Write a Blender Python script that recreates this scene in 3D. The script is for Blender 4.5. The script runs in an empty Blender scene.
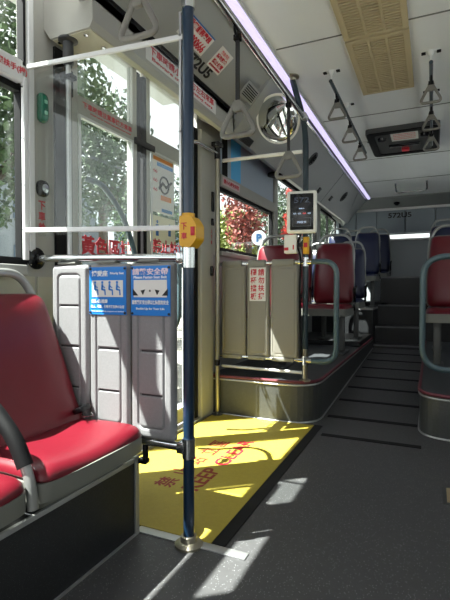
import bpy, bmesh, math, random
from mathutils import Vector, Matrix
random.seed(7)
V = Vector
C = bpy.context.scene.collection
PI = math.pi
ORG = {}

# ------------------------------------------------------------------ materials
def lin(h):
    h = h.lstrip('#')
    r = [int(h[i:i+2], 16)/255 for i in (0, 2, 4)]
    return [c/12.92 if c <= .04045 else ((c+.055)/1.055)**2.4 for c in r] + [1]
MATS = {}
def mat(name, col, rough=.5, metal=0, noise=0, scale=40, bump=0, speck=None, speckscale=220, speckth=.16, coat=0, spec=.5):
    if name in MATS: return MATS[name]
    m = bpy.data.materials.new(name); m.use_nodes = True; nt = m.node_tree; N = nt.nodes; L = nt.links
    b = N['Principled BSDF']; c = lin(col)
    b.inputs['Base Color'].default_value = c
    b.inputs['Roughness'].default_value = rough; b.inputs['Metallic'].default_value = metal
    b.inputs['Specular IOR Level'].default_value = spec
    b.inputs['Coat Weight'].default_value = coat
    tc = N.new('ShaderNodeTexCoord')
    n = N.new('ShaderNodeTexNoise'); n.inputs['Scale'].default_value = scale; n.inputs['Detail'].default_value = 4
    L.new(tc.outputs['Object'], n.inputs['Vector'])
    mx = N.new('ShaderNodeMix'); mx.data_type = 'RGBA'
    a = noise
    mx.inputs['A'].default_value = [min(1, v*(1-a)) for v in c[:3]]+[1]
    mx.inputs['B'].default_value = [min(1, v*(1+a)) for v in c[:3]]+[1]
    L.new(n.outputs['Fac'], mx.inputs['Factor'])
    out = mx.outputs['Result']
    if speck:
        v = N.new('ShaderNodeTexVoronoi'); v.inputs['Scale'].default_value = speckscale
        L.new(tc.outputs['Object'], v.inputs['Vector'])
        lt = N.new('ShaderNodeMath'); lt.operation = 'LESS_THAN'; lt.inputs[1].default_value = speckth
        L.new(v.outputs['Distance'], lt.inputs[0])
        m2 = N.new('ShaderNodeMix'); m2.data_type = 'RGBA'; m2.inputs['B'].default_value = lin(speck)
        L.new(out, m2.inputs['A']); L.new(lt.outputs[0], m2.inputs['Factor']); out = m2.outputs['Result']
    L.new(out, b.inputs['Base Color'])
    if bump:
        bp = N.new('ShaderNodeBump'); bp.inputs['Strength'].default_value = bump; bp.inputs['Distance'].default_value = .002
        n2 = N.new('ShaderNodeTexNoise'); n2.inputs['Scale'].default_value = scale*6
        L.new(tc.outputs['Object'], n2.inputs['Vector'])
        L.new(n2.outputs['Fac'], bp.inputs['Height']); L.new(bp.outputs['Normal'], b.inputs['Normal'])
    MATS[name] = m
    return m
def emit(name, col, s):
    m = bpy.data.materials.new(name); m.use_nodes = True
    b = m.node_tree.nodes['Principled BSDF']
    b.inputs['Base Color'].default_value = lin(col)
    b.inputs['Emission Color'].default_value = lin(col); b.inputs['Emission Strength'].default_value = s
    MATS[name] = m
    return m
def glass(name, tint='#f8fbfa', gloss=.12, milky=0, rough=.02):
    m = bpy.data.materials.new(name); m.use_nodes = True; nt = m.node_tree; N = nt.nodes; L = nt.links
    N.clear()
    o = N.new('ShaderNodeOutputMaterial'); t = N.new('ShaderNodeBsdfTransparent'); t.inputs[0].default_value = lin(tint)
    g = N.new('ShaderNodeBsdfGlossy'); g.inputs['Roughness'].default_value = rough
    lw = N.new('ShaderNodeLayerWeight'); lw.inputs['Blend'].default_value = .5
    pw = N.new('ShaderNodeMath'); pw.operation = 'POWER'; pw.inputs[1].default_value = 4; L.new(lw.outputs['Facing'], pw.inputs[0])
    mm = N.new('ShaderNodeMath'); mm.operation = 'MULTIPLY_ADD'; mm.inputs[1].default_value = .5; mm.inputs[2].default_value = gloss*.3
    L.new(pw.outputs[0], mm.inputs[0])
    mx = N.new('ShaderNodeMixShader'); L.new(mm.outputs[0], mx.inputs[0]); L.new(t.outputs[0], mx.inputs[1]); L.new(g.outputs[0], mx.inputs[2])
    last = mx.outputs[0]
    if milky:
        d = N.new('ShaderNodeBsdfDiffuse'); d.inputs[0].default_value = (.8, .82, .8, 1)
        m2 = N.new('ShaderNodeMixShader'); m2.inputs[0].default_value = milky
        L.new(last, m2.inputs[1]); L.new(d.outputs[0], m2.inputs[2]); last = m2.outputs[0]
    L.new(last, o.inputs[0])
    MATS[name] = m
    return m

floorM = mat('speckled_floor_vinyl', '#4b4b4c', .5, noise=.15, scale=30, bump=.15, speck='#a4a6a8', speckscale=120, speckth=.15)
riserM = mat('dark_speckled_vinyl', '#242628', .42, noise=.2, scale=60, bump=.3, speck='#5d605f', speckscale=200, speckth=.16)
platM = mat('platform_vinyl', '#3a3d40', .5, noise=.15, scale=40, bump=.15, speck='#6c7074', speckscale=170, speckth=.13)
yelM = mat('yellow_mat', '#b3a03c', .6, noise=.12, scale=60, bump=.5)
wallM = mat('wall_grey', '#a5a59f', .5, noise=.03)
wallB = mat('wall_beige', '#b4b3a2', .55, noise=.04)
coveM = mat('cove_grey', '#9a9d9c', .38, noise=.04, scale=8)
headM = mat('header_grey', '#a3a39c', .45, noise=.04, scale=12)
creamM = mat('cream_plastic', '#b9b6a0', .5, noise=.04)
ceilM = mat('ceiling_white', '#e3e6e8', .28, noise=.04, scale=3)
blueW = mat('window_cover_blue', '#aab7c8', .45, noise=.03)
cyanM = mat('cyan_strip', '#5cbcf5', .5)
jointM = mat('joint_grey', '#6f7270', .6)
blackM = mat('black_rubber', '#0b0c0e', .65, spec=.2)
blackG = mat('black_gloss', '#0b0c0e', .2)
stripM = mat('black_grip_strip', '#08090a', .85, noise=.2, scale=200)
aluM = mat('brushed_aluminium', '#c2c4c4', .38, .75, noise=.04)
whiteAlu = mat('white_aluminium', '#d3d5d5', .4, .15)
chromeM = mat('chrome', '#cfd2d3', .16, 1)
goldM = mat('aged_steel', '#aaa594', .34, .9)
navyM = mat('navy_pole', '#142b42', .3, .1, noise=.05, coat=.3)
slateM = mat('slate_pole', '#22343c', .35, .1, coat=.3)
loopM = mat('bluegrey_pole', '#485d64', .4, .1, coat=.3)
panelM = mat('textured_grey_plastic', '#858587', .55, noise=.14, scale=160, bump=.5)
slitM = mat('slit_dark', '#3a3a3c', .7)
rearPanM = mat('rear_grey_plastic', '#827f77', .5, noise=.04, scale=120, bump=.1)
redM = mat('red_vinyl', '#660e1d', .36, noise=.06, scale=14, bump=.06)
bluM = mat('blue_vinyl', '#141d3e', .36, noise=.06, scale=14, bump=.06)
shellM = mat('seat_shell_grey', '#777872', .45, noise=.04)
tubeM = mat('seat_tube_grey', '#9a9c9a', .35, .4)
pinkM = mat('maroon_nosing', '#6a2c38', .45)
whiteM = mat('white_sticker', '#dcdcd8', .45)
signBlue = mat('sign_blue', '#1f7bd0', .4)
redP = mat('red_print', '#c22434', .5)
redD = mat('dark_red_print', '#8d2a20', .6)
blackP = mat('black_print', '#17181a', .5)
whiteP = mat('white_print', '#eef2f4', .5)
blueP = mat('blue_print', '#2c5f9c', .5)
pinkP = mat('pink_print', '#d9868a', .5)
orangeP = mat('orange_print', '#dd8a3a', .5)
yellowP = mat('yellow_plastic', '#dca51f', .4)
creamDev = mat('device_white', '#f0efe6', .4)
screenM = mat('screen_dark', '#14161a', .15)
handleM = mat('strap_grey_plastic', '#77756f', .35)
webM = mat('strap_web', '#2c2d2d', .7)
acM = mat('vent_beige', '#b6a888', .55)
acD = mat('vent_beige_dark', '#857a62', .6)
greenM = mat('exit_lamp_green', '#0f6f55', .2, coat=.5)
greyD = mat('dark_grey_plastic', '#3f4142', .5)
mirrorM = mat('mirror_silver', '#dfe3e4', .02, 1)
ledM = emit('led_tube', '#c9bfe8', .62)
scrTxt = emit('screen_text', '#9fb0c8', .5)
scrRed = emit('screen_red', '#d04848', .6)
winG = glass('window_glass', '#f6faf9')
tintG = glass('tinted_glass', '#e2e6e4')
acrG = glass('clear_acrylic', '#f9fbfa', .1, .006)
asphM = mat('asphalt', '#77787a', .8, noise=.15, scale=3)
pavM = mat('pavement', '#8f8d86', .8, noise=.1, scale=4)
bldM = mat('pale_building', '#7d868c', .6, noise=.05, scale=1)
bldW = mat('building_window', '#5c7080', .2)
barkM = mat('bark', '#4c4238', .9, noise=.3, scale=10)
def leafmat(name, a): return mat(name, a, .55, noise=.5, scale=2.2)
leafG = leafmat('leaf_green', '#2f4722'); leafD = leafmat('leaf_dark_green', '#2b421f')
leafY = leafmat('leaf_yellow_green', '#74803a'); leafR = leafmat('leaf_red', '#7a382e'); hedgeM = leafmat('hedge_green', '#6f9a2c')

# ------------------------------------------------------------------ builders
class B:
    def __init__(s): s.bm = bmesh.new()
    def add(s, vs, fs):
        v = [s.bm.verts.new(p) for p in vs]
        for f in fs:
            try: s.bm.faces.new([v[i] for i in f])
            except ValueError: pass
        return v
    def box(s, x0, x1, y0, y1, z0, z1, bev=0, seg=2):
        return s.obox(((x0+x1)/2, (y0+y1)/2, (z0+z1)/2), (1, 0, 0), (0, 1, 0), abs(x1-x0), abs(y1-y0), abs(z1-z0), bev, seg)
    def obox(s, c, ax, ay, w, h, d, bev=0, seg=2):
        ax = V(ax).normalized(); ay = V(ay).normalized(); az = ax.cross(ay)
        M = Matrix.Translation(V(c)) @ Matrix((ax, ay, az)).transposed().to_4x4() @ Matrix.Diagonal((w, h, d, 1))
        r = bmesh.ops.create_cube(s.bm, size=1, matrix=M)
        if bev:
            es = list({e for v in r['verts'] for e in v.link_edges})
            bmesh.ops.bevel(s.bm, geom=es, offset=bev, segments=seg, affect='EDGES', profile=.5)
        return s
    def prism(s, pts, d, holes=None):      # closed loop of 3d points extruded by vector d
        n = len(pts); d = V(d)
        s.add([V(p) for p in pts]+[V(p)+d for p in pts],
              [list(range(n))[::-1], [n+i for i in range(n)]]+[(i, (i+1) % n, n+(i+1) % n, n+i) for i in range(n)])
        return s
    def ring(s, outer, inner, d):          # two loops of equal count -> frame
        n = len(outer); d = V(d)
        P = [V(p) for p in outer]+[V(p) for p in inner]; P += [p+d for p in P]
        F = []
        for i in range(n):
            j = (i+1) % n
            F += [(i, j, n+j, n+i), (2*n+i, 3*n+i, 3*n+j, 2*n+j), (i, 2*n+i, 2*n+j, j), (n+i, n+j, 3*n+j, 3*n+i)]
        s.add(P, F); return s
    def tube(s, pts, r, seg=12, closed=False, ell=None, upv=None):
        pts = [V(p) for p in pts]; n = len(pts); rings = []
        prev = None
        for i, p in enumerate(pts):
            if closed: t = pts[(i+1) % n]-pts[i-1]
            else: t = pts[min(i+1, n-1)]-pts[max(i-1, 0)]
            t.normalize()
            if prev is None:
                a = V(upv) if upv else (V((0, 0, 1)) if abs(t.z) < .9 else V((1, 0, 0)))
                u = t.cross(a).normalized()
            else: u = (prev-t*prev.dot(t)).normalized()
            prev = u; w = t.cross(u)
            e = ell or 1
            rr = r[i] if isinstance(r, (list, tuple)) else r
            rings.append([p+u*math.cos(2*PI*k/seg)*rr+w*math.sin(2*PI*k/seg)*rr*e for k in range(seg)])
        vs = [q for R in rings for q in R]; fs = []
        m = n if closed else n-1
        for i in range(m):
            a = i*seg; b = ((i+1) % n)*seg
            for k in range(seg): fs.append((a+k, a+(k+1) % seg, b+(k+1) % seg, b+k))
        if not closed: fs += [list(range(seg))[::-1], [(n-1)*seg+k for k in range(seg)]]
        s.add(vs, fs); return s
    def cyl(s, a, b, r, seg=20): return s.tube([a, b], r, seg)
    def lathe(s, c, ax, prof, seg=32):     # prof: (radius, along)
        ax = V(ax).normalized(); a = V((0, 0, 1)) if abs(ax.z) < .9 else V((1, 0, 0))
        u = ax.cross(a).normalized(); w = ax.cross(u); c = V(c)
        vs = [c+ax*h+(u*math.cos(2*PI*k/seg)+w*math.sin(2*PI*k/seg))*r for r, h in prof for k in range(seg)]
        fs = [(i*seg+k, i*seg+(k+1) % seg, (i+1)*seg+(k+1) % seg, (i+1)*seg+k) for i in range(len(prof)-1) for k in range(seg)]
        s.add(vs, fs); return s
    def grid(s, f, nu, nv):
        vs = [f(i/nu, j/nv) for j in range(nv+1) for i in range(nu+1)]
        fs = [(j*(nu+1)+i, j*(nu+1)+i+1, (j+1)*(nu+1)+i+1, (j+1)*(nu+1)+i) for j in range(nv) for i in range(nu)]
        s.add(vs, fs); return s
    def pad(s, outline, F, t0, t1, rings=9, p=5, q=.5, ctr=None):  # padded slab mapped by F(a,b,d)
        n = len(outline); cx, cy = ctr or (sum(a for a, b in outline)/n, sum(b for a, b in outline)/n)
        L = []
        ss = [math.sin(PI/2*(i/rings)) for i in range(rings+1)]  # 0..1
        prof = [(k, t0+(t1-t0)*(1-k**p)**q) for k in ss[::-1]]
        back = [(1, t0), (.97, t0-.008), (.5, t0-.008), (.02, t0-.008)]
        vs = []; prof2 = back[::-1]+prof
        for k, d in prof2:
            k = max(k, .015)
            vs += [F(cx+(a-cx)*k, cy+(b-cy)*k, d) for a, b in outline]
        R = len(prof2)
        fs = [(i*n+k, i*n+(k+1) % n, (i+1)*n+(k+1) % n, (i+1)*n+k) for i in range(R-1) for k in range(n)]
        fs += [list(range(n))[::-1], [(R-1)*n+k for k in range(n)]]
        s.add(vs, fs); return s

def ob(name, b, m, parent=None, smooth=True, label=None, org=None, kind=None):
    bmesh.ops.recalc_face_normals(b.bm, faces=b.bm.faces)
    me = bpy.data.meshes.new(name); b.bm.to_mesh(me); b.bm.free()
    if parent is not None: o0 = ORG[parent.name]
    elif org is not None: o0 = V(org)
    else:
        xs = [v.co for v in me.vertices]
        o0 = V(((min(v.x for v in xs)+max(v.x for v in xs))/2, (min(v.y for v in xs)+max(v.y for v in xs))/2, min(v.z for v in xs)))
    me.transform(Matrix.Translation(-o0))
    if smooth:
        for p in me.polygons: p.use_smooth = True
        try: me.set_sharp_from_angle(angle=math.radians(38))
        except Exception: pass
    me.materials.append(m)
    o = bpy.data.objects.new(name, me); C.objects.link(o)
    if parent is not None: o.parent = parent
    else: o.location = o0
    ORG[o.name] = o0
    if label: o['label'] = label
    if kind: o['kind'] = kind
    return o
def ob_split(name, b, m, parent, smooth=True, label=None):
    bm = b.bm; bm.verts.index_update(); bm.verts.ensure_lookup_table(); seen = set(); out = []
    for v in bm.verts:
        if v.index in seen: continue
        st = [v]; comp = []; seen.add(v.index)
        while st:
            q = st.pop(); comp.append(q)
            for e in q.link_edges:
                w_ = e.other_vert(q)
                if w_.index not in seen: seen.add(w_.index); st.append(w_)
        nb = B(); mp = {q.index: k for k, q in enumerate(comp)}
        fs = {f for q in comp for f in q.link_faces}
        nb.add([q.co.copy() for q in comp], [[mp[x.index] for x in f.verts] for f in fs])
        out.append(ob(name, nb, m, parent, smooth, label))
    bm.free(); return out
def tag(o, label, cat, group=None):
    o['label'] = label; o['category'] = cat
    if group: o['group'] = group
    return o
def thing(name, label, cat, loc, group=None):
    o = bpy.data.objects.new(name, None); C.objects.link(o); o.location = loc; o.empty_display_size = .05
    ORG[o.name] = V(loc); return tag(o, label, cat, group)
def sempty(name, loc):
    o = bpy.data.objects.new(name, None); C.objects.link(o); o.location = loc; ORG[o.name] = V(loc); o['kind'] = 'structure'; return o
def struct(name, b, m, parent=None, smooth=False): return ob(name, b, m, parent, smooth, kind=None if parent else 'structure')
def dup(root, loc, label=None, rotz=None, group=None):
    def cp(o, par):
        c = o.copy(); C.objects.link(c)
        if par: c.parent = par
        for ch in kids[o.name]: cp(ch, c)
        return c
    kids = {}
    def col(o):
        kids[o.name] = list(o.children)
        for ch in o.children: col(ch)
    col(root)
    r = cp(root, None); r.location = loc
    if rotz is not None: r.rotation_euler = (0, 0, rotz)
    if label: r['label'] = label
    if group: r['group'] = group
    return r
def arc(c, r, a0, a1, u, w, n=8):
    c = V(c); u = V(u); w = V(w)
    return [c+(u*math.cos(a0+(a1-a0)*i/n)+w*math.sin(a0+(a1-a0)*i/n))*r for i in range(n+1)]
def fillet(pts, r, n=6):                      # round the inner corners of a polyline
    pts = [V(p) for p in pts]; out = [pts[0]]
    for i in range(1, len(pts)-1):
        a, p, c = pts[i-1], pts[i], pts[i+1]
        d1 = (a-p); d2 = (c-p); rr = min(r, d1.length*.49, d2.length*.49)
        s = p+d1.normalized()*rr; e = p+d2.normalized()*rr
        for k in range(n+1):
            t = k/n; out.append(s*(1-t)**2+p*2*t*(1-t)+e*t*t)
    out.append(pts[-1]); return out
def rpoly(pts, r, n=6):                       # closed rounded polygon, 2d or 3d
    d2 = len(pts[0]) == 2
    P = [V((*p, 0)) if d2 else V(p) for p in pts]; out = []; m = len(P)
    R = r if isinstance(r, (list, tuple)) else [r]*m
    for i in range(m):
        a, p, c = P[i-1], P[i], P[(i+1) % m]
        d1 = a-p; e1 = c-p; rr = min(R[i], d1.length*.49, e1.length*.49)
        s = p+d1.normalized()*rr; e = p+e1.normalized()*rr
        for k in range(n+1):
            t = k/n; out.append(s*(1-t)**2+p*2*t*(1-t)+e*t*t)
    return [(q.x, q.y) for q in out] if d2 else out
def densify(pts, m):
    out = []
    for i in range(len(pts)):
        a = pts[i]; b = pts[(i+1) % len(pts)]
        L = math.dist(a, b); k = max(1, int(L/m))
        for j in range(k): out.append((a[0]+(b[0]-a[0])*j/k, a[1]+(b[1]-a[1])*j/k))
    return out

_dg = [None]
def text(s, c, right, up, w, h, m, parent=None, name='lettering', off=.02, d=.0012, org=None):
    """writing as thin raised mesh, centred at c, fitted to w x h"""
    cu = bpy.data.curves.new('lettering', 'FONT'); cu.body = s; cu.offset = off; cu.extrude = .01; cu.resolution_u = 3
    t = bpy.data.objects.new('lettering_source', cu); C.objects.link(t)
    bpy.context.view_layer.update()
    me = bpy.data.meshes.new_from_object(t.evaluated_get(bpy.context.evaluated_depsgraph_get()))
    bpy.data.objects.remove(t); bpy.data.curves.remove(cu)
    xs = [v.co.x for v in me.vertices]; ys = [v.co.y for v in me.vertices]
    x0, x1, y0, y1 = min(xs), max(xs), min(ys), max(ys)
    r = V(right).normalized(); u = V(up).normalized(); n = r.cross(u); c = V(c)
    o0 = ORG[parent.name] if parent is not None else V(org if org is not None else c)
    for v in me.vertices:
        a = ((v.co.x-x0)/(x1-x0)-.5)*w; b = ((v.co.y-y0)/(y1-y0)-.5)*h
        v.co = c+r*a+u*b+n*(d if v.co.z > 0 else .0002)-o0
    me.materials.clear(); me.materials.append(m); me.name = name
    o = bpy.data.objects.new(name, me); C.objects.link(o)
    if parent is not None: o.parent = parent
    else: o.location = o0
    ORG[o.name] = o0
    return o
def plate(c, right, up, w, h, t=.002, bev=0, b=None):
    b = b or B(); r = V(right).normalized(); u = V(up).normalized(); n = r.cross(u)
    return b.obox(V(c)+n*t/2, r, u, w, h, t, bev)
XP = (0, 1, 0); ZP = (0, 0, 1)     # facing +x from the left wall: right = +y
FX = (1, 0, 0)                      # facing -y (towards the front of the bus): right = +x

# ------------------------------------------------------------------ SETTING
WX = -1.5; RX = .9; YF = -1.6; YB = 8.1
# floor with gentle ramp to the rear, then steps
b = B()
ys = [(YF, 0), (3.2, 0), (6.2, .145)]
for (y0, z0), (y1, z1) in zip(ys, ys[1:]):
    b.add([(WX-.02, y0, z0), (RX+.02, y0, z0), (RX+.02, y1, z1), (WX-.02, y1, z1), (WX-.02, y0, -.1), (RX+.02, y0, -.1), (RX+.02, y1, -.1), (WX-.02, y1, -.1)],
          [(0, 1, 2, 3), (7, 6, 5, 4), (0, 4, 5, 1), (3, 2, 6, 7), (0, 3, 7, 4), (1, 5, 6, 2)])
struct('floor', b, floorM)

def platform(name, pts, rnd, z0, z1, nos=True):
    loop = rpoly(pts, rnd, 8)
    b = B(); b.prism([(x, y, z0) for x, y in loop], (0, 0, z1-z0-.012))
    o = struct(name, b, mat('platform_riser', '#454746', .42, noise=.2, scale=60, bump=.3, speck='#767876', speckscale=200, speckth=.16))
    b = B(); b.prism([(x, y, z1-.012) for x, y in loop], (0, 0, .012)); struct('platform_covering', b, platM, o)
    return o, loop
pl1, lp = platform('floor_platform_left', [(WX, 2.97), (-.70, 2.97), (-.70, 6.15), (WX, 6.15)], [0, .22, 0, 0], -.02, .28)
edge = [(x, y, .278) for x, y in lp if not (x < -1.49 and y > 3) and y < 6.1]
edge = [e for e in edge if not (e[0] < -1.4 and e[1] > 3)]
edge = sorted([e for e in edge if e[1] < 2.98 and e[0] < -.93], key=lambda e: e[0])[:1]+[e for e in edge if e[0] > -.93 and e[1] < 6.0]+[(-.70, 6.15, .278)]
b = B(); b.tube([(x, y, z) for x, y, z in edge], .011, 8); struct('maroon_nosing', b, pinkM, pl1)
b = B(); b.tube([(x+.002, y-.003, z-.022) for x, y, z in edge], .006, 6); struct('silver_nosing', b, aluM, pl1)
b = B(); b.tube([(x+.002, y-.003, .004+max(0, (y-3.2))*.0483) for x, y, z in edge], .007, 6); struct('base_bead', b, aluM, pl1)
pl2, lp2 = platform('floor_platform_right', [(-.07, 3.0), (RX, 3.0), (RX, 6.15), (-.07, 6.15)], [.2, 0, 0, 0], -.02, .265)
edge = [(-.07, 6.15, .263)]+[(x, y, .263) for x, y in sorted([p for p in lp2 if p[0] < .25 and p[1] < 6.0], key=lambda p: (-p[1], p[0]))]+[(.88, 3.0, .263)]
b = B(); b.tube(edge, .011, 8); struct('maroon_nosing', b, pinkM, pl2)
b = B(); b.tube([(x-.002, y-.003, z-.022) for x, y, z in edge], .006, 6); struct('silver_nosing', b, aluM, pl2)
b = B(); b.tube([(x-.002, y-.003, .004+max(0, (y-3.2))*.0483) for x, y, z in edge], .007, 6); struct('base_bead', b, aluM, pl2)
# rear steps and boxes
SX0, SX1 = -.70, -.09
st = [(6.2, .19), (6.45, .41), (6.75, .69)]
b = B()
for i, (y, z) in enumerate(st):
    y1 = st[i+1][0] if i < 2 else 7.1
    b.box(SX0, SX1, y, y1+.001, 0, z)
sp = struct('floor_steps', b, riserM)
for y, z in st:
    b = B(); b.box(SX0, SX1, y-.008, y+.02, z-.016, z+.003); struct('step_nosing', b, mat('dark_nosing', '#77777a', .5, .5), sp)  # nosing metal darker than the other aluminium trim
b = B(); b.box(WX, SX0, 6.15, YB, 0, .66); b.box(SX1, RX, 6.15, YB, 0, .66); b.box(SX0, SX1, 7.1, YB, 0, 1.09)
q = struct('floor_rear_deck', b, riserM)
b = B(); b.box(SX0, SX1, 7.09, 7.115, 1.075, 1.095); struct('deck_nosing', b, MATS['dark_nosing'], q)
b = B(); b.box(SX0-.012, SX0+.002, 6.15, YB, .64, .665); b.box(WX, SX0, 6.14, 6.16, .64, .665); b.box(SX1, RX, 6.14, 6.16, .64, .665); struct('deck_edge', b, aluM, q)

# side walls with openings
def wall_holes(name, x0, x1, y0, y1, z0, z1, holes, m):
    yy = sorted({y0, y1, *[h[0] for h in holes], *[h[1] for h in holes]}); b = B()
    for a, c in zip(yy, yy[1:]):
        hs = sorted([h for h in holes if h[0] <= a+1e-6 and h[1] >= c-1e-6], key=lambda h: h[2]); z = z0
        for h in hs:
            if h[2] > z: b.box(x0, x1, a, c, z, h[2])
            z = h[3]
        if z < z1: b.box(x0, x1, a, c, z, z1)
    return struct(name, b, m)
HL = [(-1.4, -.1, 1.0, 2.06), (-.02, 1.355, 1.0, 1.72), (.40, .88, 1.80, 2.15), (1.03, 1.355, 1.80, 2.15), (1.56, 2.82, -.05, 2.16), (3.17, 4.47, 1.2, 1.70), (4.6, 6.35, 1.2, 2.13), (6.6, 7.9, 1.5, 2.1)]
wl = wall_holes('wall_left', WX-.05, WX, YF, YB, -.05, 2.5, HL, wallM)
HR = [(-1.4, .6, .9, 2.1), (.75, 2.75, .9, 2.1), (2.9, 4.6, 1.1, 2.1), (4.75, 6.4, 1.1, 2.1)]
wall_holes('wall_right', RX, RX+.06, YF, YB, -.05, 2.5, HR, wallM)
b = B(); b.box(WX, RX, YB, YB+.06, 0, 1.74); b.box(WX, RX, YB, YB+.06, 1.825, 2.5); struct('wall_back', b, mat('rear_wall', '#a9b0b4', .5))
b = B(); b.box(WX, -.4, YF-.06, YF, 0, .8); b.box(-.4, RX, YF-.06, YF, 0, .8); b.box(WX, RX, YF-.06, YF, 2.25, 2.5); struct('wall_front', b, wallM)
# header panels of the rear wall
b = B()
for a, c in ((WX, -1.2), (-1.19, -.86), (-.85, -.42), (-.41, .03), (.04, RX)): b.box(a, c, 8.02, 8.1, 1.84, 2.22, .006)
q = struct('trim_1', b, mat('rear_header', '#7f8a93', .45))
b = B(); b.box(-1.42, RX, 7.99, 8.03, 2.215, 2.25); struct('header_bead', b, aluM, q)
b = B(); b.box(-1.42, RX, 8.01, 8.1, 1.72, 1.745); struct('sill_bead', b, aluM, q)
text('572U5', (-.50, 8.018, 2.13), FX, ZP, .36, .085, blackP, q, off=.03)
b = B()
for x in (-.9, .2): b.box(x-.003, x+.003, 8.09, 8.1, 1.1, 1.74)
struct('wall_joint', b, jointM, q)
q = sempty('window_7', (-.3, YB+.03, 1.74)); b = B(); b.box(WX+.1, RX-.1, YB+.02, YB+.03, 1.735, 1.83); struct('glass_pane', b, winG, q)
# rear roof beam with small camera
b = B(); b.prism([(WX, 7.5, 2.36), (WX, 7.55, 2.33), (WX, 8.0, 2.25), (WX, 8.1, 2.25), (WX, 8.1, 2.5), (WX, 7.5, 2.5)], (RX-WX, 0, 0)); q = struct('trim_2', b, mat('rear_beam', '#878b8a', .5))
b = B(); b.lathe((-.53, 7.77, 2.29), (0, -.3, -1), [(.045, 0), (.045, .012), (.03, .02), (.028, .03), (0, .036)]); tag(ob('dome_camera', b, blackG), 'small black dome camera on the roof beam above the rear number', 'camera')

# ceiling
b = B(); b.box(-.95, .35, YF, 7.52, 2.35, 2.42)
cl = struct('ceiling', b, ceilM)
b = B()
for y in (-.6, 1.35, 2.655, 3.95, 5.3, 6.4): b.box(-.87, .27, y-.004, y+.004, 2.346, 2.351)
struct('panel_joint', b, jointM, cl)
# coves: sloping panels between wall and ceiling
def cove(name, sgn, prof, y0, y1, m=coveM):
    f = (lambda x: x) if sgn < 0 else (lambda x: -.6-x)
    b = B(); b.prism([(f(x), y0, z) for x, z in prof], (0, y1-y0, 0)); return struct(name, b, m)
P1 = [(-.95, 2.345), (-1.24, 2.115), (-1.24, 2.06), (-1.3, 2.06), (-1.3, 2.2), (-.95, 2.45)]
P2 = [(-.95, 2.345), (-1.27, 1.975), (-1.285, 1.985), (-1.5, 2.13), (-1.5, 2.2), (-1.3, 2.2), (-.95, 2.45)]
t3 = cove('trim_3', -1, P1, YF, 2.9)
t4 = cove('trim_4', -1, P2, 2.9, 7.55)
cove('trim_5', 1, P2, YF, 7.55)
b = B(); b.box(-1.25, -1.235, YF, 2.9, 2.108, 2.12); struct('groove_seal', b, blackM, t3)
b = B()
for y in (5.6,): b.obox((-1.11, y, 2.158), (.32, 0, .37), (0, 1, 0), .47, .008, .006)
struct('panel_joint', b, jointM, t4)
# wedge at the far end of the cove
b = B(); b.prism([(-.95, 6.7, 2.345), (-1.32, 7.5, 1.95), (-1.5, 7.5, 2.1), (-1.5, 7.6, 2.4), (-.95, 7.6, 2.4)], (0, 0, -.02)); 
ob_ = struct('panel_corner', b, coveM, t4)
# rail profile along the top of the cove
b = B(); b.box(-.975, -.955, YF, 7.5, 2.30, 2.335); struct('steel_bead', b, chromeM, t4)
# LED tubes
for x0, x1, lb in ((-.94, -.89, 'long lavender-white light tube running along the ceiling beside the left cove'), (.29, .34, 'long lavender-white light tube along the ceiling on the right side')):
    t = thing('ceiling_light', lb, 'light', ((x0+x1)/2, 3, 2.33))
    b = B(); b.tube([((x0+x1)/2, YF+.1, 2.326), ((x0+x1)/2, 7.4, 2.326)], (x1-x0)/2, 12, ell=.8); ob('diffuser', b, ledM, t)
    b = B(); b.box(x0-.006, x0, YF+.1, 7.42, 2.325, 2.35); b.box(x1, x1+.006, YF+.1, 7.42, 2.325, 2.35); ob('housing', b, whiteAlu, t, False)

# windows
def window(name, y0, y1, z0, z1, x=WX-.02, fr=.03, m=blackM, mull=(), rails=(), gm=None):
    q = sempty(name, (x, (y0+y1)/2, z0)); b = B()
    b.box(x-.015, x+.02*1, y0, y0+fr, z0, z1); b.box(x-.015, x+.02, y1-fr, y1, z0, z1)
    b.box(x-.015, x+.02, y0+fr, y1-fr, z0, z0+fr); b.box(x-.015, x+.02, y0+fr, y1-fr, z1-fr, z1)
    for a in mull: b.box(x-.015, x+.015, a-.012, a+.012, z0+fr, z1-fr)
    for a in rails: b.box(x-.015, x+.015, y0+fr, y1-fr, a-.012, a+.012)
    struct('window_frame', b, m, q)
    b = B(); b.box(x-.004, x+.004, y0+.01, y1-.01, z0+.01, z1-.01); struct('glass_pane', b, gm or winG, q)
    return q
window('window_6', -1.4, -.1, 1.0, 2.06, rails=(1.76,), mull=(-.75,))
w1 = window('window_1', -.02, 1.355, 1.0, 1.72)
window('window_5', 1.03, 1.355, 1.80, 2.15, fr=.012)
window('window_12', .40, .88, 1.80, 2.15, fr=.012)
b = B(); b.box(WX-.035, WX+.03, 0, 1.315, 1.715, 1.80, .006); r = struct('banner_rail', b, whiteAlu, w1)
text('緊握扶手(桿)', (WX+.0305, 1.248, 1.757), XP, ZP, .17, .032, redP, w1)
window('window_2', 3.17, 4.47, 1.2, 1.70)
window('window_3', 4.6, 6.35, 1.2, 2.13, fr=.04, mull=(5.5,))
window('window_4', 6.6, 7.9, 1.5, 2.1, fr=.04, mull=(7.2,))
for i, h in enumerate(HR): window('window_%d' % (8+i), *h, x=RX+.02, mull=((h[0]+h[1])/2,), gm=tintG)

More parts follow.
